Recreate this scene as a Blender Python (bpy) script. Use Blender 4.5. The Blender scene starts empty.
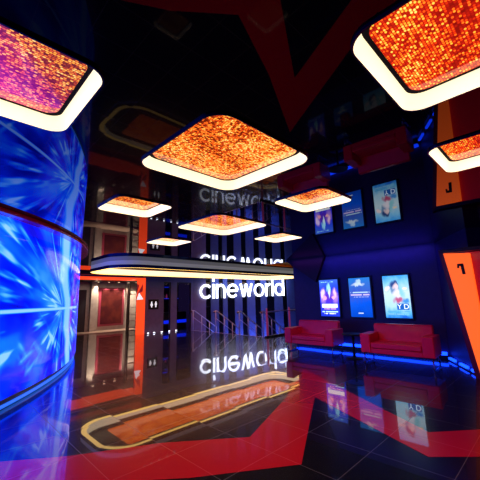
import bpy, bmesh, math, random
from mathutils import Vector, Matrix
random.seed(7)
C = bpy.context.scene
COL = C.collection
H = 3.0            # height of the mirror ceiling

# ------------------------------------------------------------------ materials
def nodes_of(name):
    m = bpy.data.materials.new(name); m.use_nodes = True
    nt = m.node_tree
    return m, nt, nt.nodes, nt.links, nt.nodes['Principled BSDF']

def mat(name, col, rough=.5, metal=0., emit=None, es=0., spec=.5, ior=1.5, coat=0., noise=0.):
    m, nt, N, L, b = nodes_of(name)
    b.inputs['Base Color'].default_value = (*col, 1)
    b.inputs['Roughness'].default_value = rough
    b.inputs['Metallic'].default_value = metal
    b.inputs['IOR'].default_value = ior
    b.inputs['Specular IOR Level'].default_value = spec
    b.inputs['Coat Weight'].default_value = coat
    b.inputs['Coat Roughness'].default_value = .05
    if emit:
        b.inputs['Emission Color'].default_value = (*emit, 1)
        b.inputs['Emission Strength'].default_value = es
    if noise:
        tc = N.new('ShaderNodeTexCoord'); n = N.new('ShaderNodeTexNoise')
        n.inputs['Scale'].default_value = 6; n.inputs['Detail'].default_value = 4
        L.new(tc.outputs['Object'], n.inputs['Vector'])
        r = N.new('ShaderNodeValToRGB')
        r.color_ramp.elements[0].position = .3; r.color_ramp.elements[1].position = .75
        r.color_ramp.elements[0].color = (*[c*(1-noise) for c in col], 1)
        r.color_ramp.elements[1].color = (*[min(1, c*(1+noise)) for c in col], 1)
        L.new(n.outputs['Fac'], r.inputs['Fac']); L.new(r.outputs['Color'], b.inputs['Base Color'])
        bp = N.new('ShaderNodeBump'); bp.inputs['Strength'].default_value = .08
        L.new(n.outputs['Fac'], bp.inputs['Height']); L.new(bp.outputs['Normal'], b.inputs['Normal'])
    return m

def math_node(N, L, op, a, b=None, c=None):
    n = N.new('ShaderNodeMath'); n.operation = op
    for i, v in enumerate((a, b, c)):
        if v is None: continue
        if isinstance(v, (int, float)): n.inputs[i].default_value = v
        else: L.new(v, n.inputs[i])
    return n.outputs[0]

def tile_material(name, base, seam, speck, ior=1.42, rough=.02):
    """polished stone tiles: seams, mineral specks, a tiny lean of each tile"""
    m, nt, N, L, b = nodes_of(name)
    geo = N.new('ShaderNodeNewGeometry')
    sep = N.new('ShaderNodeSeparateXYZ'); L.new(geo.outputs['Position'], sep.inputs[0])
    px, py = .72, .765
    ux = math_node(N, L, 'DIVIDE', math_node(N, L, 'SUBTRACT', sep.outputs[0], 2.85), px)
    uy = math_node(N, L, 'DIVIDE', math_node(N, L, 'SUBTRACT', sep.outputs[1], .93), py)
    def seamf(u):
        f = math_node(N, L, 'FRACT', u)
        d = math_node(N, L, 'ABSOLUTE', math_node(N, L, 'SUBTRACT', f, .5))
        return math_node(N, L, 'GREATER_THAN', d, .4965)
    s = math_node(N, L, 'MAXIMUM', seamf(ux), seamf(uy))
    cmb = N.new('ShaderNodeCombineXYZ')
    L.new(math_node(N, L, 'FLOOR', ux), cmb.inputs[0]); L.new(math_node(N, L, 'FLOOR', uy), cmb.inputs[1])
    wn = N.new('ShaderNodeTexWhiteNoise'); L.new(cmb.outputs[0], wn.inputs['Vector'])
    v1 = N.new('ShaderNodeVectorMath'); v1.operation = 'SUBTRACT'
    L.new(wn.outputs['Color'], v1.inputs[0]); v1.inputs[1].default_value = (.5, .5, .5)
    v2 = N.new('ShaderNodeVectorMath'); v2.operation = 'MULTIPLY'
    L.new(v1.outputs[0], v2.inputs[0]); v2.inputs[1].default_value = (.007, .007, 0)
    v3 = N.new('ShaderNodeVectorMath'); v3.operation = 'ADD'
    L.new(v2.outputs[0], v3.inputs[0]); L.new(geo.outputs['Normal'], v3.inputs[1])
    v4 = N.new('ShaderNodeVectorMath'); v4.operation = 'NORMALIZE'; L.new(v3.outputs[0], v4.inputs[0])
    L.new(v4.outputs[0], b.inputs['Normal'])
    vor = N.new('ShaderNodeTexVoronoi'); vor.inputs['Scale'].default_value = 60
    L.new(geo.outputs['Position'], vor.inputs['Vector'])
    sp = math_node(N, L, 'LESS_THAN', vor.outputs['Distance'], .16)
    wn2 = N.new('ShaderNodeSeparateColor'); L.new(vor.outputs['Color'], wn2.inputs[0])
    sp = math_node(N, L, 'MULTIPLY', sp, math_node(N, L, 'GREATER_THAN', wn2.outputs[0], .8))
    mx = N.new('ShaderNodeMix'); mx.data_type = 'RGBA'
    mx.inputs[6].default_value = (*base, 1); mx.inputs[7].default_value = (*speck, 1); L.new(sp, mx.inputs[0])
    mx2 = N.new('ShaderNodeMix'); mx2.data_type = 'RGBA'
    L.new(mx.outputs[2], mx2.inputs[6]); mx2.inputs[7].default_value = (*seam, 1); L.new(s, mx2.inputs[0])
    L.new(mx2.outputs[2], b.inputs['Base Color'])
    b.inputs['IOR'].default_value = 1.45
    b.inputs['Roughness'].default_value = .25; b.inputs['Specular IOR Level'].default_value = .17
    b.inputs['Coat Weight'].default_value = 1; b.inputs['Coat IOR'].default_value = ior
    L.new(v4.outputs[0], b.inputs['Coat Normal'])
    L.new(math_node(N, L, 'ADD', math_node(N, L, 'MULTIPLY', s, .4), rough), b.inputs['Coat Roughness'])
    return m

def led_dots(name, stops, cells, strength, lift=.2):
    """a panel of short glowing dashes in rows"""
    m, nt, N, L, b = nodes_of(name)
    tc = N.new('ShaderNodeTexCoord')
    mp = N.new('ShaderNodeMapping'); L.new(tc.outputs['Object'], mp.inputs[0])
    mp.inputs['Scale'].default_value = (cells*.8, cells*1.0, 1)
    sep = N.new('ShaderNodeSeparateXYZ'); L.new(mp.outputs[0], sep.inputs[0])
    fx = math_node(N, L, 'FLOOR', sep.outputs[1])
    wx = N.new('ShaderNodeTexWhiteNoise'); wx.noise_dimensions = '1D'; L.new(fx, wx.inputs['W'])
    yy = math_node(N, L, 'ADD', sep.outputs[0], wx.outputs['Value'])
    fy = math_node(N, L, 'FLOOR', yy)
    cmb = N.new('ShaderNodeCombineXYZ'); L.new(fx, cmb.inputs[0]); L.new(fy, cmb.inputs[1])
    wn = N.new('ShaderNodeTexWhiteNoise'); L.new(cmb.outputs[0], wn.inputs['Vector'])
    big = N.new('ShaderNodeTexNoise'); big.inputs['Scale'].default_value = 2.6
    L.new(tc.outputs['Object'], big.inputs['Vector'])
    v = math_node(N, L, 'ADD', math_node(N, L, 'MULTIPLY', wn.outputs['Value'], .75),
                  math_node(N, L, 'MULTIPLY', math_node(N, L, 'SUBTRACT', big.outputs['Fac'], .5), 1.1))
    v = math_node(N, L, 'ADD', v, lift)
    r = N.new('ShaderNodeValToRGB'); r.color_ramp.interpolation = 'LINEAR'
    e = r.color_ramp.elements
    e[0].position, e[0].color = stops[0][0], (*stops[0][1], 1)
    e[1].position, e[1].color = stops[-1][0], (*stops[-1][1], 1)
    for p, c in stops[1:-1]:
        q = e.new(p); q.color = (*c, 1)
    L.new(v, r.inputs['Fac'])
    # dark grid between dashes
    gx = math_node(N, L, 'ABSOLUTE', math_node(N, L, 'SUBTRACT', math_node(N, L, 'FRACT', sep.outputs[1]), .5))
    gy = math_node(N, L, 'ABSOLUTE', math_node(N, L, 'SUBTRACT', math_node(N, L, 'FRACT', yy), .5))
    g = math_node(N, L, 'ADD', math_node(N, L, 'MULTIPLY', gx, gx), math_node(N, L, 'MULTIPLY', math_node(N, L, 'MULTIPLY', gy, gy), .75))
    mr0 = N.new('ShaderNodeMapRange'); mr0.inputs['From Min'].default_value = .26; mr0.inputs['From Max'].default_value = .10; L.new(g, mr0.inputs['Value'])
    v = math_node(N, L, 'MULTIPLY', v, math_node(N, L, 'ADD', math_node(N, L, 'MULTIPLY', mr0.outputs[0], .62), .38))
    L.new(v, r.inputs['Fac'])
    st = strength
    b.inputs['Base Color'].default_value = (.03, .012, .008, 1)
    b.inputs['Roughness'].default_value = .06; b.inputs['IOR'].default_value = 1.55
    L.new(r.outputs['Color'], b.inputs['Emission Color']); b.inputs['Emission Strength'].default_value = st
    return m

M = {}
M['floor'] = tile_material('black_granite_tile', (.004, .004, .007), (.075, .07, .08), (.05, .055, .08))
M['floor_red'] = tile_material('red_granite_tile', (.42, .004, .016), (.45, .02, .03), (.5, .08, .08), rough=.025)
M['ceiling'] = mat('black_lacquer_ceiling', (.004, .003, .005), .015, ior=1.52)
M['wall_blue'] = mat('dark_blue_paint', (.018, .012, .085), .45, noise=.15)
M['wall_grey'] = mat('grey_violet_cladding', (.16, .13, .24), .4, noise=.1)
M['wall_dark'] = mat('charcoal_paint', (.01, .01, .018), .5)
M['slat'] = mat('blue_grey_slat', (.06, .075, .17), .35, noise=.12)
M['gap'] = mat('black_glass', (.003, .003, .006), .05, ior=1.6)
M['maroon'] = mat('maroon_panel', (.05, .003, .016), .35)
M['orange'] = mat('orange_backlit_acrylic', (.5, .08, .02), .4, emit=(1, .125, .012), es=1.15)
M['redorange'] = mat('red_orange_backlit_acrylic', (.5, .05, .02), .4, emit=(1, .065, .012), es=1.15)
M['reddoor'] = mat('red_door_laminate', (.55, .01, .03), .3, coat=.3, emit=(1, .01, .04), es=.14)  # faint emission stands in for red light falling on the door leaf
M['black'] = mat('black_plastic', (.006, .006, .008), .35)
M['leather'] = mat('crimson_leather', (.78, .008, .06), .38, coat=.15, noise=.06)
M['seam'] = mat('dark_crimson_piping', (.2, .004, .015), .4)
M['chrome'] = mat('chrome', (.35, .35, .42), .15, metal=1)
M['steel'] = mat('brushed_steel', (.55, .65, 1), .3, metal=.2)
M['white_letter'] = mat('white_backlit_letter', (.9, .9, .95), .4, emit=(.86, .92, 1), es=2.6)
M['rim'] = mat('warm_white_diffuser', (.5, .45, .36), .4, emit=(1, .82, .52), es=1.3)
M['frame'] = mat('matt_navy_frame', (.006, .004, .016), .8, spec=.05)
M['lip'] = mat('yellow_white_diffuser', (.9, .8, .5), .4, emit=(1, .60, .12), es=3.2)
M['navy'] = mat('navy_metal_trim', (.012, .012, .06), .25, coat=.4)
M['silver'] = mat('silver_fascia', (.62, .60, .58), .4, emit=(1, .95, .9), es=.13)  # weak grey emission stands in for light on the fascia
M['blue_led'] = mat('blue_led_strip', (.0, .05, .3), .4, emit=(.004, .04, 1), es=5)
M['blue_led_soft'] = mat('soft_blue_led_strip', (.0, .05, .3), .4, emit=(.003, .02, 1), es=.8)
M['ring'] = mat('red_lacquer', (.75, .006, .03), .22, coat=.6, emit=(1, .008, .04), es=.03)  # trace of emission stands in for red light caught by the ring
M['beige'] = mat('beige_cladding', (.36, .31, .28), .5, noise=.12)
M['beige_floor'] = mat('corridor_stone', (.25, .17, .14), .3, noise=.1)
M['spot'] = mat('downlight_lens', (.9, .9, .8), .4, emit=(1, .72, .4), es=4)
M['uplight'] = mat('floor_light_lens', (.9, .9, .9), .4, emit=(.8, .88, 1), es=6)
M['pictogram'] = mat('white_pictogram', (.9, .9, .9), .5, emit=(.9, .93, 1), es=.9)
M['pink_post'] = mat('red_lit_post', (.5, .12, .25), .3, emit=(1, .08, .3), es=.14)  # reflected red light put into the base colour and emission
M['number'] = mat('dark_number', (.03, .004, .002), .5)

def glass():
    m, nt, N, L, b = nodes_of('clear_glass')
    b.inputs['Base Color'].default_value = (.85, .92, 1, 1)
    b.inputs['Roughness'].default_value = 0.02
    b.inputs['Transmission Weight'].default_value = 1; b.inputs['IOR'].default_value = 1.1
    return m
M['glass'] = glass()

ORANGE = [(.0, (.05, .004, .0)), (.3, (.22, .018, .002)), (.45, (.85, .07, .006)), (.66, (1, .2, .012)), (.84, (1, .5, .06)), (1., (1, .8, .22))]
M['dots'] = led_dots('orange_led_dots', ORANGE, 56, 1.35, .27)
M['dots_wide'] = led_dots('orange_led_dots_wide', [(.0, (.12, .008, .001)), (.5, (.9, .09, .004)), (1., (1, .26, .015))], 34, 2.3, .3)
REDO = [(.0, (.22, .004, .002)), (.34, (.55, .012, .004)), (.5, (1, .05, .004)), (.66, (1, .2, .012)), (.82, (1, .6, .05)), (1., (1, .85, .2))]
M['dots_red'] = led_dots('red_led_dots', REDO, 64, 1.2, .14)
def magenta_dots():
    m = led_dots('magenta_led_dots', [(.0, (.03, .003, .01)), (.3, (.2, .02, .02)), (.5, (.8, .09, .02)), (.74, (1, .45, .05)), (1., (1, .8, .3))], 62, 1.15, .06)
    N, L = m.node_tree.nodes, m.node_tree.links
    b = N['Principled BSDF']; src = b.inputs['Emission Color'].links[0].from_socket
    tc = N.new('ShaderNodeTexCoord'); s = N.new('ShaderNodeSeparateXYZ'); L.new(tc.outputs['Object'], s.inputs[0])
    # magenta field: the half of the picture on the panel away from its far corner
    f = math_node(N, L, 'ADD', math_node(N, L, 'MULTIPLY', s.outputs[1], .9), math_node(N, L, 'MULTIPLY', s.outputs[0], -1.0))
    mr = N.new('ShaderNodeMapRange'); mr.inputs['From Min'].default_value = -.45; mr.inputs['From Max'].default_value = .25
    mr.clamp = True; L.new(f, mr.inputs['Value'])
    mx = N.new('ShaderNodeMix'); mx.data_type = 'RGBA'; mx.blend_type = 'MIX'
    ad = N.new('ShaderNodeMix'); ad.data_type = 'RGBA'; ad.blend_type = 'MULTIPLY'; ad.inputs[0].default_value = 1
    ad2 = N.new('ShaderNodeMix'); ad2.data_type = 'RGBA'; ad2.blend_type = 'ADD'; ad2.inputs[0].default_value = 1
    L.new(src, ad.inputs[6]); ad.inputs[7].default_value = (1, .8, .9, 1)
    L.new(ad.outputs[2], ad2.inputs[6]); ad2.inputs[7].default_value = (.36, .0, .13, 1)
    L.new(mr.outputs[0], mx.inputs[0]); L.new(src, mx.inputs[6]); L.new(ad2.outputs[2], mx.inputs[7])
    L.new(mx.outputs[2], b.inputs['Emission Color'])
    return m
M['dots_magenta'] = magenta_dots()

# ------------------------------------------------------------------ mesh helpers
def add_box(bm, x0, x1, y0, y1, z0, z1):
    vs = [bm.verts.new(p) for p in ((x0,y0,z0),(x1,y0,z0),(x1,y1,z0),(x0,y1,z0),(x0,y0,z1),(x1,y0,z1),(x1,y1,z1),(x0,y1,z1))]
    for f in ((0,3,2,1),(4,5,6,7),(0,1,5,4),(1,2,6,5),(2,3,7,6),(3,0,4,7)):
        bm.faces.new([vs[i] for i in f])

def add_prism(bm, pts, axis, a, b):
    """pts: 2d loop in the plane across `axis`, extruded from a to b along it"""
    def P(p, t):
        return {'x': (t, p[0], p[1]), 'y': (p[0], t, p[1]), 'z': (p[0], p[1], t)}[axis]
    lo = [bm.verts.new(P(p, a)) for p in pts]; hi = [bm.verts.new(P(p, b)) for p in pts]
    n = len(pts)
    bm.faces.new(lo); bm.faces.new(list(reversed(hi)))
    for i in range(n):
        j = (i+1) % n; bm.faces.new((lo[i], hi[i], hi[j], lo[j]))
    bmesh.ops.recalc_face_normals(bm, faces=bm.faces)

def add_tube(bm, pts, r, seg=10, closed=False):
    pts = [Vector(p) for p in pts]; rings = []
    n = len(pts)
    for i, p in enumerate(pts):
        if closed: t = pts[(i+1) % n]-pts[i-1]
        else: t = pts[min(i+1, n-1)]-pts[max(i-1, 0)]
        t.normalize()
        up = Vector((0, 0, 1)) if abs(t.z) < .95 else Vector((1, 0, 0))
        a = t.cross(up).normalized(); b = a.cross(t).normalized()
        rings.append([bm.verts.new(p+(a*math.cos(q)+b*math.sin(q))*r) for q in [2*math.pi*k/seg for k in range(seg)]])
    m = n if closed else n-1
    for i in range(m):
        A, B = rings[i], rings[(i+1) % n]
        for k in range(seg):
            f = bm.faces.new((A[k], A[(k+1) % seg], B[(k+1) % seg], B[k])); f.smooth = True
    if not closed:
        bm.faces.new(rings[0]); bm.faces.new(list(reversed(rings[-1])))
    bmesh.ops.recalc_face_normals(bm, faces=bm.faces)

def add_lathe(bm, prof, cx=0, cy=0, seg=24):
    rings = [[bm.verts.new((cx+r*math.cos(2*math.pi*k/seg), cy+r*math.sin(2*math.pi*k/seg), z)) for k in range(seg)] for r, z in prof]
    for A, B in zip(rings, rings[1:]):
        for k in range(seg):
            f = bm.faces.new((A[k], A[(k+1) % seg], B[(k+1) % seg], B[k])); f.smooth = True
    bm.faces.new(list(reversed(rings[0]))); bm.faces.new(rings[-1])
    bmesh.ops.recalc_face_normals(bm, faces=bm.faces)

def obj(name, bm, m, parent=None, bevel=0, smooth=False):
    me = bpy.data.meshes.new(name); bm.to_mesh(me); bm.free()
    me.materials.append(m)
    if smooth:
        for p in me.polygons: p.use_smooth = True
    o = bpy.data.objects.new(name, me); COL.objects.link(o)
    if parent: o.parent = parent
    if bevel:
        b = o.modifiers.new('bevel', 'BEVEL'); b.width = bevel; b.segments = 3; b.limit_method = 'ANGLE'
        for p in me.polygons: p.use_smooth = True
        b.harden_normals = True
    return o

def BX(*boxes):
    bm = bmesh.new()
    for b in boxes: add_box(bm, *b)
    return bm

def struct(name, bm, m, parent=None, **k):
    o = obj(name, bm, m, parent, **k)
    if not parent: o['kind'] = 'structure'
    return o

def tag(o, label, cat, group=None):
    o['label'] = label; o['category'] = cat
    if group: o['group'] = group
    return o

def thing(name, label, cat, loc=(0, 0, 0), rz=0, group=None):
    o = bpy.data.objects.new(name, None); COL.objects.link(o)
    o.location = loc; o.rotation_euler = (0, 0, rz); o.empty_display_size = .2
    return tag(o, label, cat, group)

def copy_tree(o, parent=None):
    c = o.copy(); COL.objects.link(c); c.parent = parent
    for ch in [x for x in bpy.data.objects if x.parent == o]: copy_tree(ch, c)
    return c

def rrect(x0, x1, y0, y1, r, n=8):
    pts = []
    for cx, cy, a0 in ((x1-r, y1-r, 0), (x0+r, y1-r, 90), (x0+r, y0+r, 180), (x1-r, y0+r, 270)):
        for k in range(n+1):
            a = math.radians(a0+90*k/n); pts.append((cx+r*math.cos(a), cy+r*math.sin(a)))
    return pts

def loop_edges(bm, pts, z):
    vs = [bm.verts.new((x, y, z)) for x, y in pts]
    return vs, [bm.edges.new((vs[i], vs[(i+1) % len(vs)])) for i in range(len(vs))]

def band(bm, la, za, lb, zb):
    """strip between two loops with the same count"""
    A = [bm.verts.new((x, y, za)) for x, y in la]; B = [bm.verts.new((x, y, zb)) for x, y in lb]
    n = len(A)
    for i in range(n):
        f = bm.faces.new((A[i], A[(i+1) % n], B[(i+1) % n], B[i])); f.smooth = True

# ------------------------------------------------------------------ ceiling lamps
LAMPS = [  # centre x, centre y, side, panel material, label
    (1.957, 2.16, 1.25, 'dots', 'largest whole lamp, orange speckled square over the middle of the lobby'),
    (1.94, .125, 1.0, 'dots_red', 'red and yellow speckled square lamp cut off by the top right corner'),
    (.165, 2.18, .93, 'dots_magenta', 'magenta and gold speckled square lamp beside the blue screen column'),
    (2.016, 4.19, .81, 'dots', 'orange speckled square lamp in front of the red column of light, left of the sign'),
    (3.90, 6.30, .80, 'dots', 'smallest orange speckled square lamp, at left just above the canopy'),
    (3.792, 4.288, 1.26, 'dots', 'wide orange speckled square lamp straight above the canopy, centre of three'),
    (3.775, 2.312, .83, 'dots', 'orange speckled square lamp in front of the mirrored posters'),
    (5.588, 4.394, .83, 'dots', 'small orange speckled square lamp at the right end of the canopy'),
    (3.64, .29, .85, 'dots_red', 'red speckled square lamp hanging in front of the number 1 doorway'),
]
LAMPS = [(cx-w/2, cx+w/2, cy-w/2, cy+w/2, w*.14, pm, lab) for cx, cy, w, pm, lab in LAMPS]
CANOPY = (4.25, 15.6, 9.9, 13.1, 1.0)
REC = .085
def build_lamp(x0, x1, y0, y1, r, pm, label):
    cx, cy = (x0+x1)/2, (y0+y1)/2
    t = thing('ceiling_lamp', label, 'lamp', (cx, cy, H), 0, 'square speckled ceiling lamps')
    w, d = (x1-x0)/2, (y1-y0)/2
    L0 = rrect(-w, w, -d, d, r)
    Lo = rrect(-w-.012, w+.012, -d-.012, d+.012, r+.012)
    s = .045
    Li = rrect(-w+s, w-s, -d+s, d-s, r-s*.6)
    bm = bmesh.new()                                  # glowing inner wall with a rounded lip
    band(bm, L0, -.016, rrect(-w+.006, w-.006, -d+.006, d-.006, r), 0)
    band(bm, rrect(-w+.006, w-.006, -d+.006, d-.006, r), 0, Li, REC)
    obj('glowing_rim', bm, M['rim'], t)
    bm = bmesh.new()                                  # thin navy outer edge
    band(bm, Lo, -.018, L0, -.018); band(bm, Lo, -.018, Lo, .0)
    obj('edge_trim', bm, M['navy'], t)
    bm = bmesh.new()
    j = .03
    Lj = rrect(-w+s+j, w-s-j, -d+s+j, d-s-j, r-s*.6)
    band(bm, Li, REC, Lj, REC-.004)
    obj('panel_frame', bm, M['frame'], t)
    bm = bmesh.new()
    vs, es = loop_edges(bm, Lj, REC-.002)
    bm.faces.new(list(reversed(vs)))
    obj('speckled_panel', bm, M[pm], t)
    return t
for a in LAMPS: build_lamp(*a)

def build_canopy():
    x0, x1, y0, y1, r = CANOPY
    cx, cy = (x0+x1)/2, (y0+y1)/2; w, d = (x1-x0)/2, (y1-y0)/2
    t = thing('canopy_lamp', 'long curved-end canopy lamp with grey fascia and white glow in front of the sign', 'lamp', (cx, cy, H))
    D = .16
    n = 14
    L0 = rrect(-w, w, -d, d, r, n); Lt = rrect(-w-.02, w+.02, -d-.02, d+.02, r+.02, n)
    Li = rrect(-w+.16, w-.16, -d+.16, d-.16, r-.1, n)
    Ln = rrect(-w+1.1, w-.4, -d+1.0, d-.28, .12, n)
    bm = bmesh.new(); band(bm, L0, -D, L0, 0); obj('fascia', bm, M['silver'], t)
    bm = bmesh.new(); band(bm, Lt, -D-.09, Lt, -D+.02); band(bm, Lt, -D+.02, L0, -D+.02); band(bm, Lt, -D-.09, L0, -D-.09)
    obj('edge_trim', bm, M['navy'], t)
    bm = bmesh.new(); band(bm, L0, -D-.088, Li, -D-.08); obj('glowing_lip', bm, M['lip'], t)
    bm = bmesh.new(); band(bm, Li, -D-.08, Li, -.02); obj('glowing_rim', bm, M['rim'], t)
    bm = bmesh.new(); band(bm, Li, -.02, Li, REC); band(bm, Li, REC, Ln, REC); obj('panel_frame', bm, M['black'], t)
    bm = bmesh.new(); vs, es = loop_edges(bm, Ln, REC); bm.faces.new(list(reversed(vs)))
    obj('speckled_panel', bm, M['dots_wide'], t)
build_canopy()

# ------------------------------------------------------------------ ceiling with the lamp openings
bm = bmesh.new(); edges = []
_, e = loop_edges(bm, [(-3.2, -3.2), (9.9, -3.2), (9.9, 8.6), (20.5, 8.6), (20.5, 15.6), (-3.2, 15.6)], H); edges += e
for x0, x1, y0, y1, r, *_ in LAMPS: _, e = loop_edges(bm, rrect(x0, x1, y0, y1, r), H); edges += e
x0, x1, y0, y1, r = CANOPY
_, e = loop_edges(bm, rrect(x0, x1, y0, y1, r, 14), H); edges += e
bmesh.ops.triangle_fill(bm, use_beauty=True, use_dissolve=False, edges=edges)
bmesh.ops.recalc_face_normals(bm, faces=bm.faces)
for f in bm.faces:
    if f.normal.z > 0: f.normal_flip()
struct('ceiling', bm, M['ceiling'])
# closed void above the ceiling
struct('ceiling', BX((-3.3, 20.6, -3.3, 20.2, H+.35, H+.45)), M['wall_dark'])

# ------------------------------------------------------------------ floor
EX = 10.45        # edge where the stairs go down
bm = bmesh.new()
add_prism(bm, [(-3.2, -3.2), (10.0, -3.2), (10.0, 6.8), (20.5, 6.8), (20.5, 8.98), (EX, 8.98), (EX, 14.6), (10.95, 15.3), (-3.2, 15.3)], 'z', -.25, 0)
struct('floor', bm, M['floor'])
bm = bmesh.new()
Y = [(-1.5, 5.55), (.75, 4.47), (1.30, 4.05), (2.15, 3.58), (2.97, 2.91), (4.36, 3.46), (6.45, 4.50), (4.52, 1.39), (5.02, .95), (6.6, -.6), (6.0, -1.2), (4.21, .84), (3.86, 1.22),
     (4.80, 3.16), (2.86, 2.09), (1.95, 2.72), (1.09, 3.50), (-1.5, 4.95)]
vs = [bm.verts.new((x, y, .002)) for x, y in Y]
bmesh.ops.triangle_fill(bm, use_beauty=True, edges=[bm.edges.new((vs[i], vs[(i+1) % len(vs)])) for i in range(len(vs))])
for f in bm.faces:
    f.normal_update()
    if f.normal.z < 0: f.normal_flip()
struct('floor', bm, M['floor_red'])
# stairs going down, lower landing
bm = bmesh.new()
for k in range(6):
    add_box(bm, EX+.005+k*.3, EX+.3+k*.3, 9.1, 14.45, -1.6, -.17*(k+1))
t = thing('staircase', 'dark flight of stairs going down in front of the sign wall', 'stairs', (0, 0, 0))
obj('steps', bm, M['wall_dark'], t)
obj('nosing_light', BX(*[(EX+.29+k*.3, EX+.302+k*.3, 9.15, 14.4, -.17*(k+1)-.03, -.17*(k+1)-.012) for k in range(5)]), M['blue_led_soft'], t)
struct('floor', BX((EX+1.8, 20.5, 9.1, 15.4, -1.7, -1.6)), M['floor'])
struct('wall_stairwell', BX((EX, 20.5, 9.0, 9.06, -1.6, -.26)), M['wall_blue'])
struct('trim_1', BX((EX-.03, EX+.012, 9.1, 14.4, -.04, .006)), M['steel'])

# ------------------------------------------------------------------ walls
struct('wall_right', BX((9.65, 9.9, 2.25, 6.95, 0, H)), M['wall_blue'])
bm = bmesh.new(); add_prism(bm, [(9.66, 2.25), (9.9, 2.25), (8.25, .9), (7.95, 1.25)], 'z', 0, H)
struct('wall_return', bm, M['wall_blue'])
struct('wall_near', BX((8.0, 8.25, -3.2, 1.0, 0, H)), M['maroon'])
struct('wall_rear', BX((-3.4, -3.2, -3.2, 15.6, 0, H)), M['wall_dark'])
struct('wall_behind', BX((-3.2, 8.2, -3.4, -3.2, 0, H)), M['wall_dark'])
struct('wall_far_right', BX((20.5, 20.7, 6.8, 15.4, -1.7, H)), M['wall_blue'])
struct('wall_side', BX((9.9, 20.5, 6.75, 6.95, 0, H)), M['wall_blue'])
WY = 15.1
wb = [(7.98, 9.08, 0, H), (9.52, 9.92, 0, H), (9.08, 9.52, 2.62, H), (9.92, 10.88, 2.62, H), (-3.2, 4.6, 0, H), (10.88, 10.98, -.3, H)]
struct('wall_back', BX(*[(a, b, WY, WY+.18, z0, z1) for a, b, z0, z1 in wb]), M['wall_grey'])
struct('wall_lintel', BX((4.6, 7.98, WY, WY+.18, 2.9, H)), M['wall_dark'])
# windows onto the bar room
for n, (a, b) in enumerate(((9.08, 9.52), (9.92, 10.88))):
    f = struct('window_%d' % (n+1), BX((a, a+.03, WY+.02, WY+.1, 0, 2.62), (b-.03, b, WY+.02, WY+.1, 0, 2.62), (a, b, WY+.02, WY+.1, 2.58, 2.62)), M['black'])
    f['kind'] = 'structure'
    obj('pane', BX((a+.03, b-.03, WY+.05, WY+.06, 0, 2.58)), M['glass'], f)
struct('wall_bar', BX((8.6, 11.4, 17.2, 17.3, 0, H)), M['wall_dark'])
struct('floor', BX((8.4, 12, 15.31, 17.3, -.25, 0)), M['floor'])
t = thing('bar_counter', 'dark bar counter with a glowing blue strip seen through the narrow windows', 'counter', (0, 0, 0))
obj('counter', BX((8.7, 11.3, 16.2, 16.7, 0, .95)), M['wall_dark'], t)
obj('light_strip', BX((8.7, 11.3, 16.17, 16.2, .32, .5)), M['blue_led_soft'], t)
t = thing('back_shelf', 'lit shelf high on the wall of the bar behind the windows', 'shelf', (0, 0, 0))
obj('shelf', BX((9.0, 11.2, 16.9, 17.2, 1.72, 1.76)), M['steel'], t)
obj('light_strip', BX((9.0, 11.2, 16.88, 16.9, 1.72, 1.75)), M['blue_led_soft'], t)
tag(obj('shelf_light', BX((9.9, 11.2, 17.1, 17.2, 2.42, 2.45)), M['blue_led_soft']), 'thin blue light bar at the top of the bar wall behind the wide window', 'light strip')
for k, (x, z, h) in enumerate([(9.3, 1.76, .28), (9.45, 1.76, .22), (10.2, 1.76, .3), (10.42, 1.76, .26), (10.66, 1.76, .3), (10.9, 1.76, .24)]):
    bm = bmesh.new(); add_lathe(bm, [(.04, 0), (.045, .02), (.045, h*.6), (.016, h*.78), (.016, h)], seg=12)
    o = obj('bottle', bm, M['pink_post'] if k % 3 == 0 else M['steel'])
    o.location = (x, 17.0, z)
    tag(o, 'small bottle standing on the bar shelf behind the windows', 'bottle', 'bottles on the bar shelf')

# sign wall: slats on a slanted plane
A = Vector((10.98, 15.2, 0)); B = Vector((19.2, 13.22, 0)); dv = (B-A).normalized(); nv = Vector((dv.y, -dv.x, 0))
ang = math.atan2(dv.y, dv.x)
LEN = (B-A).length
o = struct('wall_sign', BX((0, LEN+1.4, .03, .2, -1.7, H)), M['gap']); o.location = A; o.rotation_euler = (0, 0, ang)
gaps_x = [(11.865, 12.18), (12.70, 12.98), (13.29, 13.80), (14.33, 14.69), (15.28, 15.73), (16.195, 16.83), (17.5, 17.9)]
g = [((a-A.x)/dv.x, (b-A.x)/dv.x) for a, b in gaps_x]
cur = 0
panels = []
for a, b in g+[(LEN+1.4, 0)]:
    panels.append((cur, a)); cur = b
for k, (a, b) in enumerate(panels):
    o = obj('wall_slat', BX((a, b, -.03, .03, -1.7, H)), M['slat'] if k else M['wall_grey'])
    o['kind'] = 'structure'; o.location = A; o.rotation_euler = (0, 0, ang); o.name = 'trim_%d' % (k+2)

# ------------------------------------------------------------------ corridor behind the glowing doorway
struct('wall_corridor', BX((4.0, 9.9, 19, 19.15, 0, 2.85)), M['beige'])
struct('floor', BX((3.0, 8.4, 15.31, 19, -.25, 0)), M['floor'])
struct('floor', BX((5.2, 9.2, 17.6, 19, 0, .02)), M['beige_floor'])
struct('ceiling', BX((3.0, 9.9, 16.3, 19.1, 2.78, 2.85)), M['wall_dark'])
struct('wall_corridor_left', BX((3.0, 3.1, 15.3, 19, 0, 2.85)), M['wall_dark'])
struct('wall_corridor_right', BX((9.7, 9.8, 17.35, 19, 0, 2.85)), M['beige'])
struct('door_1', BX((5.75, 6.42, 18.93, 18.99, .02, 2.33)), M['wall_dark'])
struct('trim_10', BX((6.62, 6.95, 18.75, 18.99, .02, 2.78)), M['beige'])
struct('trim_11', BX((8.72, 8.86, 18.8, 18.99, .02, 2.78)), M['beige'])
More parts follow.
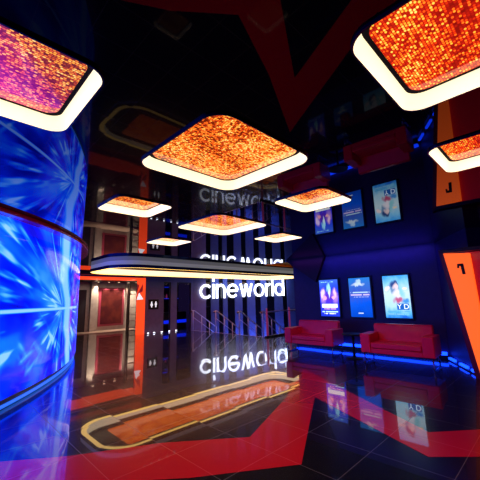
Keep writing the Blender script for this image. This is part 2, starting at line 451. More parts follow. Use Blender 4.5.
# glowing doorway
t = thing('doorway_portal', 'glowing red-orange doorway surround beside the restroom sign', 'doorway', (0, 0, 0))
obj('jamb', BX((7.53, 7.97, WY-.06, WY+.0, 0, 2.725)), M['redorange'], t)
obj('lintel', BX((4.65, 7.97, WY-.06, WY+1.1, 2.725, 2.8)), M['redorange'], t)
bm = bmesh.new(); add_prism(bm, [(7.50, 1.95), (7.82, 2.12), (7.82, 2.5)], 'y', WY-.075, WY-.061)
add_prism(bm, [(7.5, 2.0), (7.62, 2.42), (7.5, 2.5)], 'y', WY-.075, WY-.061)
obj('red_arrow', bm, M['reddoor'], t)
bm = bmesh.new(); add_prism(bm, [(7.50, 1.70), (7.86, 1.72), (7.62, 2.05)], 'y', WY-.076, WY-.062)
obj('white_arrow', bm, M['pictogram'], t)
# poster cabinet at the end of the corridor
t = thing('poster_cabinet', 'tall dark red framed poster on the beige corridor wall', 'poster', (0, 0, 0))
obj('frame', BX((7.12, 8.62, 18.9, 18.99, .25, 2.45)), mat('red_metal_frame', (.25, .03, .06), .3), t, bevel=.01)
m, nt, N, L, b = nodes_of('dim_red_poster')
tc = N.new('ShaderNodeTexCoord'); n = N.new('ShaderNodeTexNoise'); n.inputs['Scale'].default_value = 1.6
L.new(tc.outputs['Object'], n.inputs['Vector']); r = N.new('ShaderNodeValToRGB')
r.color_ramp.elements[0].position = .45; r.color_ramp.elements[0].color = (.06, .004, .01, 1)
r.color_ramp.elements[1].position = .75; r.color_ramp.elements[1].color = (.35, .05, .02, 1)
L.new(n.outputs['Fac'], r.inputs['Fac']); L.new(r.outputs['Color'], b.inputs['Emission Color']); b.inputs['Emission Strength'].default_value = .3
b.inputs['Base Color'].default_value = (.05, .01, .01, 1); b.inputs['Roughness'].default_value = .1
obj('poster_print', BX((7.24, 8.50, 18.885, 18.9, .37, 2.33)), m, t)
# small table lamp glow in front of the poster
# downlights
for k, x in enumerate((6.9, 7.5, 8.1, 8.7, 9.2)):
    bm = bmesh.new(); add_lathe(bm, [(.07, -.02), (.07, 0)], seg=16)
    o = thing('downlight', 'small recessed spotlight washing the beige corridor wall', 'spotlight', (x, 18.55, 2.778), 0, 'corridor downlights')
    obj('bezel', bm, M['steel'], o)
    bm = bmesh.new(); add_lathe(bm, [(.05, -.024), (.05, -.019)], seg=16); obj('lens', bm, M['spot'], o)
    l = bpy.data.lights.new('downlight_beam', 'SPOT'); l.energy = 230; l.color = (1, .80, .58); l.spot_size = math.radians(70); l.spot_blend = .6; l.shadow_soft_size = .04
    lo = bpy.data.objects.new('downlight_beam', l); COL.objects.link(lo); lo.location = (x, 18.55, 2.74)
    lo.rotation_euler = (math.radians(14), 0, 0)
# side rack lit red, right inside the doorway
t = thing('display_rack', 'tall open rack with red lit shelves just inside the glowing doorway', 'rack', (0, 0, 0))
for x in (7.95, 8.6): obj('upright', BX((x, x+.05, 16.8, 17.1, 0, 2.6)), M['black'], t)
for k in range(7): obj('shelf', BX((8.0, 8.6, 16.8, 17.1, .2+k*.36, .23+k*.36)), M['beige'], t)

# restroom sign
t = thing('restroom_sign', 'small black square sign with two white standing figure pictograms', 'sign', (0, 0, 0))
obj('plate', BX((8.2, 8.76, WY-.03, WY, 1.2, 1.70)), M['black'], t)
def pict(x, skirt):
    bm = bmesh.new()
    hd = [(x+.045*math.cos(a), 1.60+.045*math.sin(a)) for a in [2*math.pi*k/14 for k in range(14)]]
    add_prism(bm, hd, 'y', WY-.04, WY-.03)
    if skirt: body = [(x-.04, 1.54), (x+.04, 1.54), (x+.10, 1.38), (x+.04, 1.38), (x+.04, 1.25), (x-.04, 1.25), (x-.04, 1.38), (x-.10, 1.38)]
    else: body = [(x-.07, 1.54), (x+.07, 1.54), (x+.07, 1.40), (x+.04, 1.40), (x+.04, 1.25), (x-.04, 1.25), (x-.04, 1.40), (x-.07, 1.40)]
    add_prism(bm, body, 'y', WY-.04, WY-.03)
    for v in bm.verts: v.co.x = x+(v.co.x-x)*.8; v.co.z = 1.45+(v.co.z-1.45)*.75
    return bm
obj('pictogram', pict(8.36, True), M['pictogram'], t); obj('pictogram', pict(8.60, False), M['pictogram'], t)
# floor uplights along the wall
for x in (8.08, 8.42, 8.85, 9.3, 9.72):
    t = thing('floor_uplight', 'tiny white light set in the floor at the foot of the grey wall', 'light', (x, WY-.25, 0), 0, 'floor uplights')
    bm = bmesh.new(); add_lathe(bm, [(.055, 0), (.055, .03), (.045, .04)], seg=14); obj('housing', bm, M['steel'], t)
    bm = bmesh.new(); add_lathe(bm, [(.04, .04), (.04, .055)], seg=14); obj('lens', bm, M['uplight'], t)

# ------------------------------------------------------------------ letters of the sign
def stroke(bm, pts, w, d=.05):
    """flat ribbon of width w along pts (x,z) with depth d in y"""
    n = len(pts); L_, R_ = [], []
    for i in range(n):
        p = Vector(pts[i]); t = (Vector(pts[min(i+1, n-1)])-Vector(pts[max(i-1, 0)])).normalized()
        q = Vector((-t.y, t.x))*w/2
        L_.append(p+q); R_.append(p-q)
    F = [[bm.verts.new((v.x, y, v.y)) for v in S] for S in (L_, R_) for y in (-d, 0)]
    for i in range(n-1):
        bm.faces.new((F[0][i], F[0][i+1], F[2][i+1], F[2][i]))
        bm.faces.new((F[1][i], F[3][i], F[3][i+1], F[1][i+1]))
        bm.faces.new((F[0][i], F[1][i], F[1][i+1], F[0][i+1]))
        bm.faces.new((F[2][i], F[2][i+1], F[3][i+1], F[3][i]))
    for e in (0, n-1): bm.faces.new((F[0][e], F[2][e], F[3][e], F[1][e]))
    bmesh.ops.recalc_face_normals(bm, faces=bm.faces)
def arc(cx, cz, rx, rz, a0, a1, n=28):
    return [(cx+rx*math.cos(math.radians(a0+(a1-a0)*k/n)), cz+rz*math.sin(math.radians(a0+(a1-a0)*k/n))) for k in range(n+1)]
W_ = .155; X_ = 1.0; r_ = (X_-W_)/2      # x-height 1
def letter(ch):
    c = X_/2; S = []
    if ch == 'c': S = [arc(r_+W_/2, c, r_, r_, 42, 318)]; adv = .90
    elif ch == 'i': S = [[(W_/2, 0), (W_/2, X_)], [(W_/2, 1.17), (W_/2, 1.38)]]; adv = W_
    elif ch == 'n': S = [[(W_/2, 0), (W_/2, X_)], [(.78-W_/2, 0), (.78-W_/2, .58)], arc(.39, .58, .39-W_/2, .42-W_/2, 0, 180)]; adv = .78
    elif ch == 'e': S = [arc(r_+W_/2, c, r_, r_, 4, 318), [(.12, .5), (.92, .5)]]; adv = 1.0
    elif ch == 'w': S = [[(.09, X_), (.35, .04)], [(.35, .04), (.60, X_-.02)], [(.60, X_-.02), (.85, .04)], [(.85, .04), (1.11, X_)]]; adv = 1.2
    elif ch == 'o': S = [arc(r_+W_/2, c, r_, r_, 0, 360, 40)]; adv = 1.0
    elif ch == 'r': S = [[(W_/2, 0), (W_/2, X_)], arc(.46, .54, .46-W_/2, .46-W_/2, 180, 86)]; adv = .50
    elif ch == 'l': S = [[(W_/2, 0), (W_/2, 1.38)]]; adv = W_
    elif ch == 'd': S = [arc(r_+W_/2, c, r_, r_, 0, 360, 40), [(X_-W_/2, 0), (X_-W_/2, 1.38)]]; adv = 1.0
    bm = bmesh.new()
    for s in S: stroke(bm, s, W_)
    return bm, adv
t = thing('cinema_sign', 'large white backlit letters spelling cineworld on the slatted blue wall', 'sign')
x = 0; gap = .13; lets = []
for ch in 'cineworld':
    bm, adv = letter(ch); lets.append((ch, bm, x)); x += adv+gap
total = x-gap
SX0 = (11.42-A.x)/dv.x; SX1 = (17.55-A.x)/dv.x
zb0, zb1, h0, h1 = 1.66, 1.70, .90, .80
for ch, bm, x in lets:
    for v in bm.verts:
        u = (v.co.x+x)/total
        hh = .86
        v.co = Vector((SX0+(SX1-SX0)*u, v.co.y-.12, 1.66+.10*u+v.co.z*hh))
    o = obj('letter_'+ch, bm, M['white_letter'], t)
t.location = A; t.rotation_euler = (0, 0, ang)

# ------------------------------------------------------------------ stair railings
def railing(y, label):
    t = thing('stair_handrail', label, 'railing', (EX+.02, y, 0), 0, 'steel stair handrails')
    bm = bmesh.new(); top = [(-.12, 0, 1.0), (-.05, 0, 1.05), (.06, 0, 1.04)]+[(.06+k*.26, 0, 1.04-k*.165) for k in range(1, 7)]
    add_tube(bm, top, .028); obj('rail', bm, M['steel'], t)
    bm = bmesh.new(); add_tube(bm, [(0, 0, .68), (1.6, 0, -.33)], .014); obj('lower_rail', bm, M['steel'], t)
    for k, x in enumerate((-.03, .55, 1.1, 1.6)):
        zb = 0 if x < 0 else -.17*(int((x)/.3)+1); zt = 1.04 if x < 0 else 1.04-(x-.06)*.635
        bm = bmesh.new(); add_tube(bm, [(x, 0, zb), (x, 0, zt)], .026); obj('post', bm, M['steel'] if k else M['steel'], t)
        if not k:
            bm = bmesh.new(); add_lathe(bm, [(.07, 0), (.07, .012), (.03, .02)], cx=x, seg=16); obj('foot', bm, M['steel'], t)
    bm = bmesh.new(); bmesh.ops.create_uvsphere(bm, u_segments=12, v_segments=8, radius=.05)
    o = obj('end_knob', bm, M['chrome'], t, smooth=True); o.location = (-.13, 0, 1.0)
    return t
railing(14.3, 'steel handrail by the wall behind the letter c, farthest left of the stairs')
railing(12.4, 'steel handrail going down the stairs below the letter i')
railing(10.7, 'steel handrail going down the stairs below the letter w, second from the glass barrier')
railing(9.25, 'steel handrail going down right beside the glass barrier')
t = thing('glass_barrier', 'clear glass barrier on a black kerb with red-lit posts beside the far sofa', 'railing', (0, 0, 0))
obj('kerb', BX((10.3, 14.4, 8.94, 9.06, 0, .07)), M['black'], t)
obj('glass_panel', BX((10.5, 14.3, 8.99, 9.01, .07, 1.0)), M['glass'], t)
bm = bmesh.new(); add_tube(bm, [(10.4, 9, 1.05), (14.3, 9, 1.05)], .028); obj('top_rail', bm, M['steel'], t)
for x in (10.42, 12.0, 13.6):
    bm = bmesh.new(); add_lathe(bm, [(.045, .07), (.04, 1.1), (.02, 1.2)], cx=x, cy=9.0, seg=14); obj('post', bm, M['pink_post'], t)

# ------------------------------------------------------------------ LED screen column
def tangent(c, r):
    d = math.hypot(*c); al = math.atan2(c[1], c[0]); th = math.asin(r/d)
    # right-hand tangent point seen from the camera
    a = al-th; Lt = math.sqrt(d*d-r*r)
    return math.atan2(Lt*math.sin(a)-c[1], Lt*math.cos(a)-c[0])
CT, RT = (-4.062, 11.076), 7.206
CB, RB = (-9.38, 15.055), 13.511
aT, aB = tangent(CT, RT), tangent(CB, RB)
def colpt(s, f, off=0):
    """s: arc metres from the silhouette towards the camera's left; f: 0 at floor .. 1 at ceiling"""
    a = aB-s/RB; pb = Vector((CB[0]+(RB+off)*math.cos(a), CB[1]+(RB+off)*math.sin(a)))
    a = aT-s/RT; pt = Vector((CT[0]+(RT+off)*math.cos(a), CT[1]+(RT+off)*math.sin(a)))
    return pb.lerp(pt, f)
S0, S1, NS = -2.6, 9.6, 90
def col_shell(z0, z1, off, zdiv=1, thick=.25):
    bm = bmesh.new(); uvl = bm.loops.layers.uv.new('UVMap')
    S = [S0+(S1-S0)*k/NS for k in range(NS+1)]
    Zs = [z0+(z1-z0)*j/zdiv for j in range(zdiv+1)]
    def grid(o_):
        return [[bm.verts.new((*colpt(s, z/H, o_), z)) for s in S] for z in Zs]
    G, K = grid(off), grid(off-thick)
    for j in range(zdiv):
        for k in range(NS):
            f = bm.faces.new((G[j][k+1], G[j][k], G[j+1][k], G[j+1][k+1])); f.smooth = True
            for l, (kk, jj) in zip(f.loops, ((k+1, j), (k, j), (k, j+1), (k+1, j+1))): l[uvl].uv = (S[kk], Zs[jj])
            bm.faces.new((K[j][k], K[j][k+1], K[j+1][k+1], K[j+1][k]))
    for k in range(NS):
        bm.faces.new((G[0][k], G[0][k+1], K[0][k+1], K[0][k])); bm.faces.new((G[-1][k+1], G[-1][k], K[-1][k], K[-1][k+1]))
    for j in range(zdiv):
        bm.faces.new((G[j][0], K[j][0], K[j+1][0], G[j+1][0])); bm.faces.new((G[j][-1], G[j+1][-1], K[j+1][-1], K[j][-1]))
    bmesh.ops.recalc_face_normals(bm, faces=bm.faces)
    return bm
def screen_mat():
    m, nt, N, L, b = nodes_of('blue_screen_picture')
    uv = N.new('ShaderNodeUVMap'); uv.uv_map = 'UVMap'
    sp = N.new('ShaderNodeSeparateXYZ'); L.new(uv.outputs[0], sp.inputs[0])
    U, V = sp.outputs[0], sp.outputs[1]
    MN = lambda op, a, b=None, c=None: math_node(N, L, op, a, b, c)
    def noise(vec, scale, detail=2):
        n = N.new('ShaderNodeTexNoise'); n.inputs['Scale'].default_value = scale; n.inputs['Detail'].default_value = detail
        L.new(vec, n.inputs['Vector']); return n.outputs['Fac']
    def comb(x, y, z=0.):
        c = N.new('ShaderNodeCombineXYZ')
        for i, v in enumerate((x, y, z)):
            if isinstance(v, (int, float)): c.inputs[i].default_value = v
            else: L.new(v, c.inputs[i])
        return c.outputs[0]
    def smooth(v, a, b_):
        r = N.new('ShaderNodeMapRange'); r.interpolation_type = 'SMOOTHSTEP'; r.inputs['From Min'].default_value = a; r.inputs['From Max'].default_value = b_
        L.new(v, r.inputs['Value']); return r.outputs[0]
    def burst(u0, v0, fa, lo, hi, seed, rs=.55):
        du, dv_ = MN('SUBTRACT', U, u0), MN('SUBTRACT', V, v0)
        a = MN('ARCTAN2', dv_, du)
        rr = MN('SQRT', MN('ADD', MN('MULTIPLY', du, du), MN('MULTIPLY', dv_, dv_)))
        n = noise(comb(MN('MULTIPLY', a, fa), MN('MULTIPLY', rr, rs), seed), 1.0, 1.5)
        return smooth(n, lo, hi), rr
    s1, r1 = burst(2.35, 1.55, 12, .52, .78, 3.1, 1.3)
    s2, r2 = burst(2.35, 1.55, 4, .40, .72, 8.7, .7)
    s3, r3 = burst(5.2, 3.0, 9, .56, .78, 1.3, 1.2)
    glow = MN('POWER', 2.718, MN('MULTIPLY', r1, -.55))
    soft = noise(comb(MN('MULTIPLY', U, .7), MN('MULTIPLY', V, .9)), 1.0, 3)
    dark = smooth(soft, .34, .66)
    # bright upright beam near the silhouette
    wob = MN('MULTIPLY', MN('SUBTRACT', noise(comb(0., MN('MULTIPLY', V, 1.1), 4.), 1.0, 1), .5), .7)
    d = MN('ABSOLUTE', MN('SUBTRACT', MN('ADD', U, wob), 2.05))
    beam = MN('SUBTRACT', 1., smooth(d, .12, .5))
    # level streak
    hl = MN('SUBTRACT', 1., smooth(MN('ABSOLUTE', MN('SUBTRACT', V, 1.53)), .015, .06))
    hl = MN('MULTIPLY', hl, smooth(U, .5, .9))
    # total of light blue
    t1 = MN('MULTIPLY', s1, MN('ADD', .45, MN('MULTIPLY', glow, .7)))
    t2 = MN('MULTIPLY', s2, .36)
    t3 = MN('MULTIPLY', s3, .5)
    tot = MN('ADD', MN('ADD', t1, t2), MN('ADD', t3, MN('MULTIPLY', glow, .28)))
    tot = MN('ADD', tot, MN('MULTIPLY', dark, .26))
    tot = MN('MAXIMUM', tot, MN('MULTIPLY', beam, .97)); tot = MN('MAXIMUM', tot, hl)
    r = N.new('ShaderNodeValToRGB'); e = r.color_ramp.elements
    e[0].position, e[0].color = 0, (.0, .001, .12, 1)
    e[1].position, e[1].color = 1, (.12, .27, 1, 1)
    for p, c in ((.16, (.0, .003, .40)), (.36, (.0, .016, .9)), (.64, (.002, .08, 1)), (.84, (.03, .19, 1))):
        q = e.new(p); q.color = (*c, 1)
    L.new(tot, r.inputs['Fac']); L.new(r.outputs['Color'], b.inputs['Emission Color'])
    b.inputs['Emission Strength'].default_value = 2.5
    b.inputs['Base Color'].default_value = (.002, .004, .02, 1); b.inputs['Roughness'].default_value = .12
    return m
t = thing('video_column', 'huge curved video column showing streaking blue light along the left', 'video screen', (0, 0, 0))
obj('screen', col_shell(.17, H-.03, 0, 8), screen_mat(), t)
obj('plinth', col_shell(0, .17, -.075, 1), M['black'], t)
obj('base_light', col_shell(0.02, .06, -.03, 1, .045), mat('pale_blue_base_light', (.02, .1, .4), .3, emit=(.02, .16, 1), es=1.0), t)
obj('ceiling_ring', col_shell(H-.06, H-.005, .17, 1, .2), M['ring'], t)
# rest of the core behind the screen
bm = bmesh.new()
pa, pb = colpt(S0, .5, -.3), colpt(S1, .5, -.3)
core = [colpt(S0+(S1-S0)*k/30, 0, -.45) for k in range(31)]
add_prism(bm, [(p.x, p.y) for p in core], 'z', 0.005, H-.01)
struct('wall_core', bm, M['wall_dark'])

# ------------------------------------------------------------------ posters on the right wall
XW = 9.65
def poster_picture(name, kind):
    m, nt, N, L, b = nodes_of(name)
    tc = N.new('ShaderNodeTexCoord'); sp = N.new('ShaderNodeSeparateXYZ'); L.new(tc.outputs['Generated'], sp.inputs[0])
    # screen faces -x : picture u runs from +y to -y
    MN = lambda op, a, b=None, c=None: math_node(N, L, op, a, b, c)
    u = MN('SUBTRACT', 1., sp.outputs[1]); v = sp.outputs[2]
    n = N.new('ShaderNodeTexNoise'); n.inputs['Scale'].default_value = 5; n.inputs['Detail'].default_value = 6
    L.new(tc.outputs['Generated'], n.inputs['Vector'])
    w = MN('MULTIPLY', MN('SUBTRACT', n.outputs['Fac'], .5), .3)
    cur = [None]
    def base(stops):
        r = N.new('ShaderNodeValToRGB'); e = r.color_ramp.elements
        e[0].position, e[0].color = stops[0][0], (*stops[0][1], 1); e[1].position, e[1].color = stops[-1][0], (*stops[-1][1], 1)
        for p, c in stops[1:-1]: q = e.new(p); q.color = (*c, 1)
        L.new(MN('ADD', v, w), r.inputs['Fac']); cur[0] = r.outputs['Color']
    def over(fac, col):
        mx = N.new('ShaderNodeMix'); mx.data_type = 'RGBA'; L.new(fac, mx.inputs[0]); L.new(cur[0], mx.inputs[6]); mx.inputs[7].default_value = (*col, 1); cur[0] = mx.outputs[2]
    def ell(cu, cv, ru, rv, col, tilt=0., soft=.7, k=.9):
        a = MN('SUBTRACT', MN('ADD', u, w), cu); c = MN('SUBTRACT', MN('ADD', v, MN('MULTIPLY', w, .6)), cv)
        a2 = MN('ADD', a, MN('MULTIPLY', c, tilt))
        d = MN('ADD', MN('POWER', MN('ABSOLUTE', MN('DIVIDE', a2, ru)), 2.), MN('POWER', MN('ABSOLUTE', MN('DIVIDE', c, rv)), 2.))
        r = N.new('ShaderNodeMapRange'); r.inputs['From Min'].default_value = 1+soft; r.inputs['From Max'].default_value = 1-soft; r.inputs['To Max'].default_value = k
        L.new(d, r.inputs['Value']); over(r.outputs[0], col)
    def text_rows(u0, u1, v0, v1, cols, fill, col, seed):
        """a band of unreadably small print: broken blocks"""
        a = MN('MULTIPLY', MN('GREATER_THAN', u, u0), MN('LESS_THAN', u, u1))
        c = MN('MULTIPLY', MN('GREATER_THAN', v, v0), MN('LESS_THAN', v, v1))
        wn = N.new('ShaderNodeTexWhiteNoise'); wn.noise_dimensions = '2D'
        cb = N.new('ShaderNodeCombineXYZ'); L.new(MN('FLOOR', MN('MULTIPLY', u, cols)), cb.inputs[0]); cb.inputs[1].default_value = seed
        L.new(cb.outputs[0], wn.inputs['Vector'])
        over(MN('MULTIPLY', MN('MULTIPLY', a, c), MN('LESS_THAN', wn.outputs['Value'], fill)), col)
    if kind == 1:
        base([(0, (.01, .03, .55)), (.4, (.03, .03, .8)), (.7, (.01, .03, .75)), (1, (.04, .12, .6))])
        ell(.2, .55, .15, .2, (.35, .2, .75)); ell(.15, .62, .07, .11, (.8, .6, .95)); ell(.82, .55, .15, .2, (.4, .2, .7)); ell(.83, .63, .07, .12, (.9, .55, .8))
        ell(.5, .53, .24, .16, (.10, .02, .45)); ell(.5, .75, .10, .13, (.35, .8, 1)); ell(.5, .6, .06, .1, (.7, .9, 1))
        ell(.28, .5, .08, .06, (1, .4, .5)); ell(.72, .5, .08, .05, (1, .45, .5))
        text_rows(.08, .92, .235, .335, 11, .93, (.9, .97, 1), 1); text_rows(.2, .85, .19, .21, 30, .8, (1, .5, .8), 2)
        text_rows(.08, .92, .11, .14, 22, .85, (.5, .85, 1), 3); text_rows(.2, .8, .06, .09, 26, .8, (.8, .9, 1), 4); text_rows(.1, .9, .93, .95, 30, .6, (.3, .7, 1), 5)
    elif kind == 2:
        base([(0, (.0, .07, .62)), (.35, (.0, .10, .85)), (.6, (.05, .10, .60)), (1, (.02, .22, .72))])
        ell(.45, .83, .26, .045, (.75, .9, 1)); ell(.45, .90, .12, .05, (.55, .8, 1))
        text_rows(.06, .95, .61, .64, 24, .85, (.55, .8, 1), 6); text_rows(.06, .95, .545, .58, 17, .9, (.75, .6, 1), 7); text_rows(.2, .9, .50, .515, 34, .7, (.5, .6, 1), 8)
        text_rows(.36, .64, .085, .11, 20, .9, (.8, .9, 1), 9)
    else:
        base([(0, (.02, .22, .8)), (.12, (.12, .5, .9)), (.3, (.45, .75, .95)), (.6, (.62, .82, .92)), (.85, (.22, .6, .95)), (1, (.05, .35, .9))])
        ell(.66, .63, .12, .16, (.25, .65, .75), tilt=.5); ell(.40, .70, .20, .12, (.12, .25, .45)); ell(.44, .80, .16, .07, (.01, .03, .16)); ell(.48, .72, .09, .07, (1, .75, .75))
        ell(.52, .56, .14, .10, (.95, .85, .95)); ell(.55, .42, .17, .06, (.55, .02, .12)); ell(.86, .70, .09, .03, (1, .8, .55)); ell(.15, .70, .07, .05, (1, .8, .8)); ell(.82, .38, .12, .06, (.02, .25, .75))
        ell(.75, .03, .14, .04, (.01, .12, .7)); text_rows(.08, .95, .145, .165, 26, .8, (.1, .4, .7), 11); text_rows(.1, .9, .08, .10, 30, .7, (.3, .6, .9), 12); text_rows(.1, .9, .955, .97, 26, .7, (.1, .5, .9), 13)
        over(MN('MULTIPLY', MN('MULTIPLY', MN('GREATER_THAN', u, .47), MN('LESS_THAN', u, .93)), MN('MULTIPLY', MN('GREATER_THAN', v, .19), MN('LESS_THAN', v, .335))), (.01, .12, .5))
    L.new(cur[0], b.inputs['Emission Color']); b.inputs['Emission Strength'].default_value = {1: 1.6, 2: 1.05, 3: 1.25}[kind]
    b.inputs['Base Color'].default_value = (.01, .01, .03, 1); b.inputs['Roughness'].default_value = .12
    return m
PZ0, PZ1 = .995, 2.19
def text_mesh(body, size, depth, m, parent, name='lettering', off=0.):
    cu = bpy.data.curves.new(name, 'FONT'); cu.body = body; cu.size = size; cu.extrude = depth; cu.offset = off
    cu.align_x = 'CENTER'; cu.align_y = 'CENTER'
    o = bpy.data.objects.new(name, cu); COL.objects.link(o)
    dg = bpy.context.evaluated_depsgraph_get(); me = bpy.data.meshes.new_from_object(o.evaluated_get(dg))
    bpy.data.objects.remove(o); bpy.data.curves.remove(cu)
    me.materials.clear(); me.materials.append(m)
    n = bpy.data.objects.new(name, me); COL.objects.link(n); n.parent = parent
    return n
FACE_X = Matrix(((0, 0, -1), (-1, 0, 0), (0, 1, 0))).to_4x4()     # text that faces -x, reads towards -y
for k, (yl, yr, lab) in enumerate(((5.84, 5.16, 'dark blue lit film poster with purple figures above the far sofa, nearest the sign'),
                                   (4.77, 4.09, 'plain blue lit film poster with white emblem on top, middle one of three'),
                                   (3.70, 3.00, 'bright pale cyan lit film poster above the near sofa'))):
    t = thing('poster_screen', lab, 'poster', (XW, (yl+yr)/2, PZ0), 0, 'lit poster screens on the blue wall')
    w = (yl-yr)/2; hh = PZ1-PZ0
    obj('frame', BX((-.07, -.001, -w-.045, w+.045, -.05, hh+.05)), M['black'], t, bevel=.008)
    obj('picture', BX((-.078, -.069, -w, w, 0, hh)), poster_picture('poster_picture_%d' % (k+1), k+1), t)
    if k == 2:
        o = text_mesh('Y D', .19, .002, mat('pale_lettering', (.8, .9, 1), .5, emit=(.85, .95, 1), es=1.6), t, off=0.)
        o.matrix_local = Matrix.Translation((-.081, -.145, .31)) @ FACE_X

# blue light line at the foot of the wall
t = thing('wall_base_light', 'glowing blue light line along the foot of the dark blue wall behind the sofas', 'light strip', (0, 0, 0))
obj('housing', BX((9.56, 9.645, 2.3, 6.9, .0, .10)), M['black'], t)
obj('light_bar', BX((9.54, 9.64, 2.3, 6.9, .10, .17)), M['blue_led'], t)
t = thing('corner_base_light', 'glowing blue light line on the floor between the sofa and the number 1 doorway', 'light strip', (0, 0, 0))
def along(u, o_): return (9.50-1.47*u+o_*.03, 2.27-.84*u-o_*.05)
for u0, u1 in ((.02, .24), (.42, .66), (.8, .97)):
    bm = bmesh.new(); add_prism(bm, [along(u0, 0), along(u1, 0), along(u1, 1), along(u0, 1)], 'z', .03, .075)
    obj('light_bar', bm, M['blue_led'], t)
bm = bmesh.new(); add_prism(bm, [along(0, -.1), along(1, -.1), along(1, 1.1), along(0, 1.1)], 'z', 0, .028)
obj('channel', bm, M['black'], t)

# ------------------------------------------------------------------ sofas
def build_sofa(label, loc, rz):
    """front faces -x; width along y"""
    t = thing('sofa', label, 'sofa', loc, rz, 'crimson leather sofas')
    w = .80; D = .80
    for s, n in ((-1, 'armrest'), (1, 'armrest')):
        y0, y1 = sorted((s*w, s*(w-.24)))
        obj(n, BX((0, D-.1, y0, y1, .27, .72)), M['leather'], t, bevel=.025)
    obj('seat_base', BX((.02, D-.1, -w+.24, w-.24, .27, .385)), M['leather'], t, bevel=.012)
    obj('seat_cushion', BX((.0, D-.2, -w+.245, w-.245, .385, .52)), M['leather'], t, bevel=.03)
    bm = bmesh.new()
    add_prism(bm, [(D-.24, .40), (D-.13, .92), (D, .92), (D-.02, .27), (D-.14, .27)], 'y', -w+.12, w-.12)
    obj('backrest', bm, M['leather'], t, bevel=.03)
    for y in (-w+.06, w-.06):
        bm = bmesh.new()
        add_tube(bm, [(.07, y, .27), (.05, y, .03), (.06, y, .018), (.1, y, .015), (D-.2, y, .015), (D-.16, y, .02), (D-.14, y, .27)], .016, 8)
        obj('leg', bm, M['chrome'], t)
    return t
build_sofa('crimson leather two-seat sofa under the pale cyan poster, nearer to the number 1 doorway', (7.83, 2.91, 0), math.radians(3))
build_sofa('crimson leather two-seat sofa under the purple figure poster, beside the glass barrier', (8.08, 5.45, 0), math.radians(3))
# table between
t = thing('side_table', 'small round black table between the two red sofas', 'table', (8.35, 4.17, 0))
bm = bmesh.new(); add_lathe(bm, [(.21, 0), (.21, .015), (.04, .03)], seg=28); obj('foot', bm, M['black'], t)
bm = bmesh.new(); add_lathe(bm, [(.035, .02), (.03, .6)], seg=16); obj('stem', bm, M['black'], t)
bm = bmesh.new(); add_lathe(bm, [(.27, .6), (.28, .61), (.28, .63), (.27, .64)], seg=36); obj('table_top', bm, M['black'], t)

# ------------------------------------------------------------------ number 1 doorway (leaning jamb)
XP = 7.7
t = thing('number_doorway', 'slanting orange glowing door surround with a dark number 1', 'doorway', (0, 0, 0))
bm = bmesh.new(); add_prism(bm, [(1.66, 2.48), (1.32, 0), (1.16, 0), (1.21, 2.44)], 'x', XP, XP+.12)
obj('jamb', bm, M['orange'], t)
bm = bmesh.new(); add_prism(bm, [(-1.4, 2.48), (-1.0, 0), (-.7, 0), (-1.0, 2.44)], 'x', XP, XP+.12)
obj('jamb', bm, M['orange'], t)
bm = bmesh.new(); add_prism(bm, [(1.72, 2.56), (1.66, 2.485), (-1.4, 2.485), (-1.46, 2.56)], 'x', XP-.02, XP+.2)
obj('lintel', bm, M['maroon'], t)
bm = bmesh.new(); add_prism(bm, [(1.78, 2.58), (1.44, 0), (1.30, 0), (1.60, 2.48)], 'x', XP+.125, XP+.24)
obj('side_board', bm, M['maroon'], t)
bm = bmesh.new(); add_prism(bm, [(1.3, 2.47), (1.22, 0), (-.72, 0), (-.98, 2.47)], 'x', XP+.13, XP+.17)
obj('door', bm, M['reddoor'], t)
bm = bmesh.new()
add_prism(bm, [(1.365, 2.24), (1.37, 2.19), (1.41, 2.19), (1.415, 2.15), (1.45, 2.15), (1.44, 2.24)], 'x', XP-.008, XP+.002)
add_prism(bm, [(1.39, 2.24), (1.375, 2.02), (1.32, 2.02), (1.335, 2.24)], 'x', XP-.008, XP+.002)
obj('number_one', bm, M['number'], t)

# dark slanted fin at the end of the poster wall
bm = bmesh.new(); add_prism(bm, [(7.2, H), (5.55, H), (5.95, 2.15)], 'x', 9.52, 9.645)
o = obj('wall_fin', bm, mat('dark_maroon_fin', (.02, .001, .006), .5)); tag(o, 'dark maroon triangular fin hanging at the far end of the poster wall', 'wall panel')

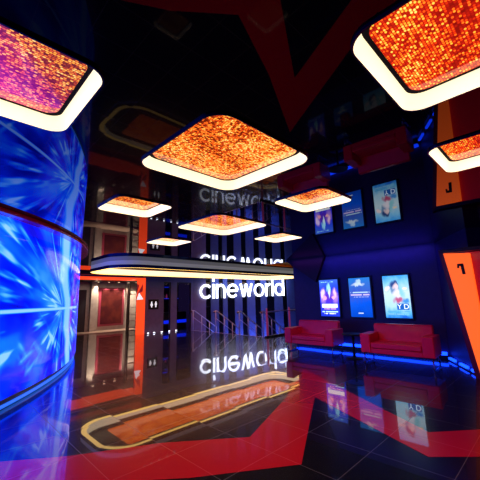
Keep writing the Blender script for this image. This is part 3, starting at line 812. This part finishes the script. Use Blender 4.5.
# ------------------------------------------------------------------ lights
def area(name, loc, rot, sx, sy, e, col):
    l = bpy.data.lights.new(name, 'AREA'); l.shape = 'RECTANGLE'; l.size = sx; l.size_y = sy; l.energy = e; l.color = col
    o = bpy.data.objects.new(name, l); COL.objects.link(o); o.location = loc; o.rotation_euler = rot; o.visible_glossy = False; return o
# lamps throw their warm light down
for x0, x1, y0, y1, r, pm, _ in LAMPS:
    area('lamp_glow', ((x0+x1)/2, (y0+y1)/2, H+.08), (0, 0, 0), (x1-x0)*.7, (y1-y0)*.7, 16*(x1-x0), (1, .62, .45))
# added unseen blue fills brighten the slats, one from below, one from above
area('slat_fill', (14.2, 13.2, -1.2), (math.radians(115), 0, ang), 6, .3, 260, (.14, .22, 1))
area('slat_fill', (14.9, 13.45, 2.9), (math.radians(40), 0, ang), 5.5, .3, 120, (.3, .4, 1))
area('corridor_fill', (7.4, 17.6, 2.7), (0, 0, 0), 3, 1, 40, (1, .8, .65))
# added unseen blue fill along the top of the poster wall
area('poster_wall_fill', (9.35, 4.6, 2.93), (0, math.radians(-25), 0), .1, 4.5, 22, (.16, .10, 1))

w = bpy.data.worlds.new('World'); C.world = w; w.use_nodes = True
w.node_tree.nodes['Background'].inputs[0].default_value = (.02, .01, .06, 1)
w.node_tree.nodes['Background'].inputs[1].default_value = .3

# ------------------------------------------------------------------ camera
f, pit, rol, yaw, hc = 313.076, .18392, -.02462, .78101, 1.6526
F = Vector((math.sin(yaw)*math.cos(pit), math.cos(yaw)*math.cos(pit), math.sin(pit)))
R0 = Vector((math.cos(yaw), -math.sin(yaw), 0)); U0 = R0.cross(F)
R = R0*math.cos(rol)+U0*math.sin(rol); U = -R0*math.sin(rol)+U0*math.cos(rol)
cam = bpy.data.cameras.new('camera'); co = bpy.data.objects.new('camera', cam); COL.objects.link(co)
Mx = Matrix((R, U, -F)).transposed().to_4x4(); Mx.translation = Vector((0, 0, hc)); co.matrix_world = Mx
cam.sensor_width = 36; cam.sensor_fit = 'HORIZONTAL'; cam.lens = 36*f/480; cam.clip_start = .05; cam.clip_end = 200
C.camera = co
C.view_settings.view_transform = 'Standard'; C.view_settings.look = 'None'; C.view_settings.gamma = 1; C.view_settings.exposure = 0
C.view_settings.use_curve_mapping = False
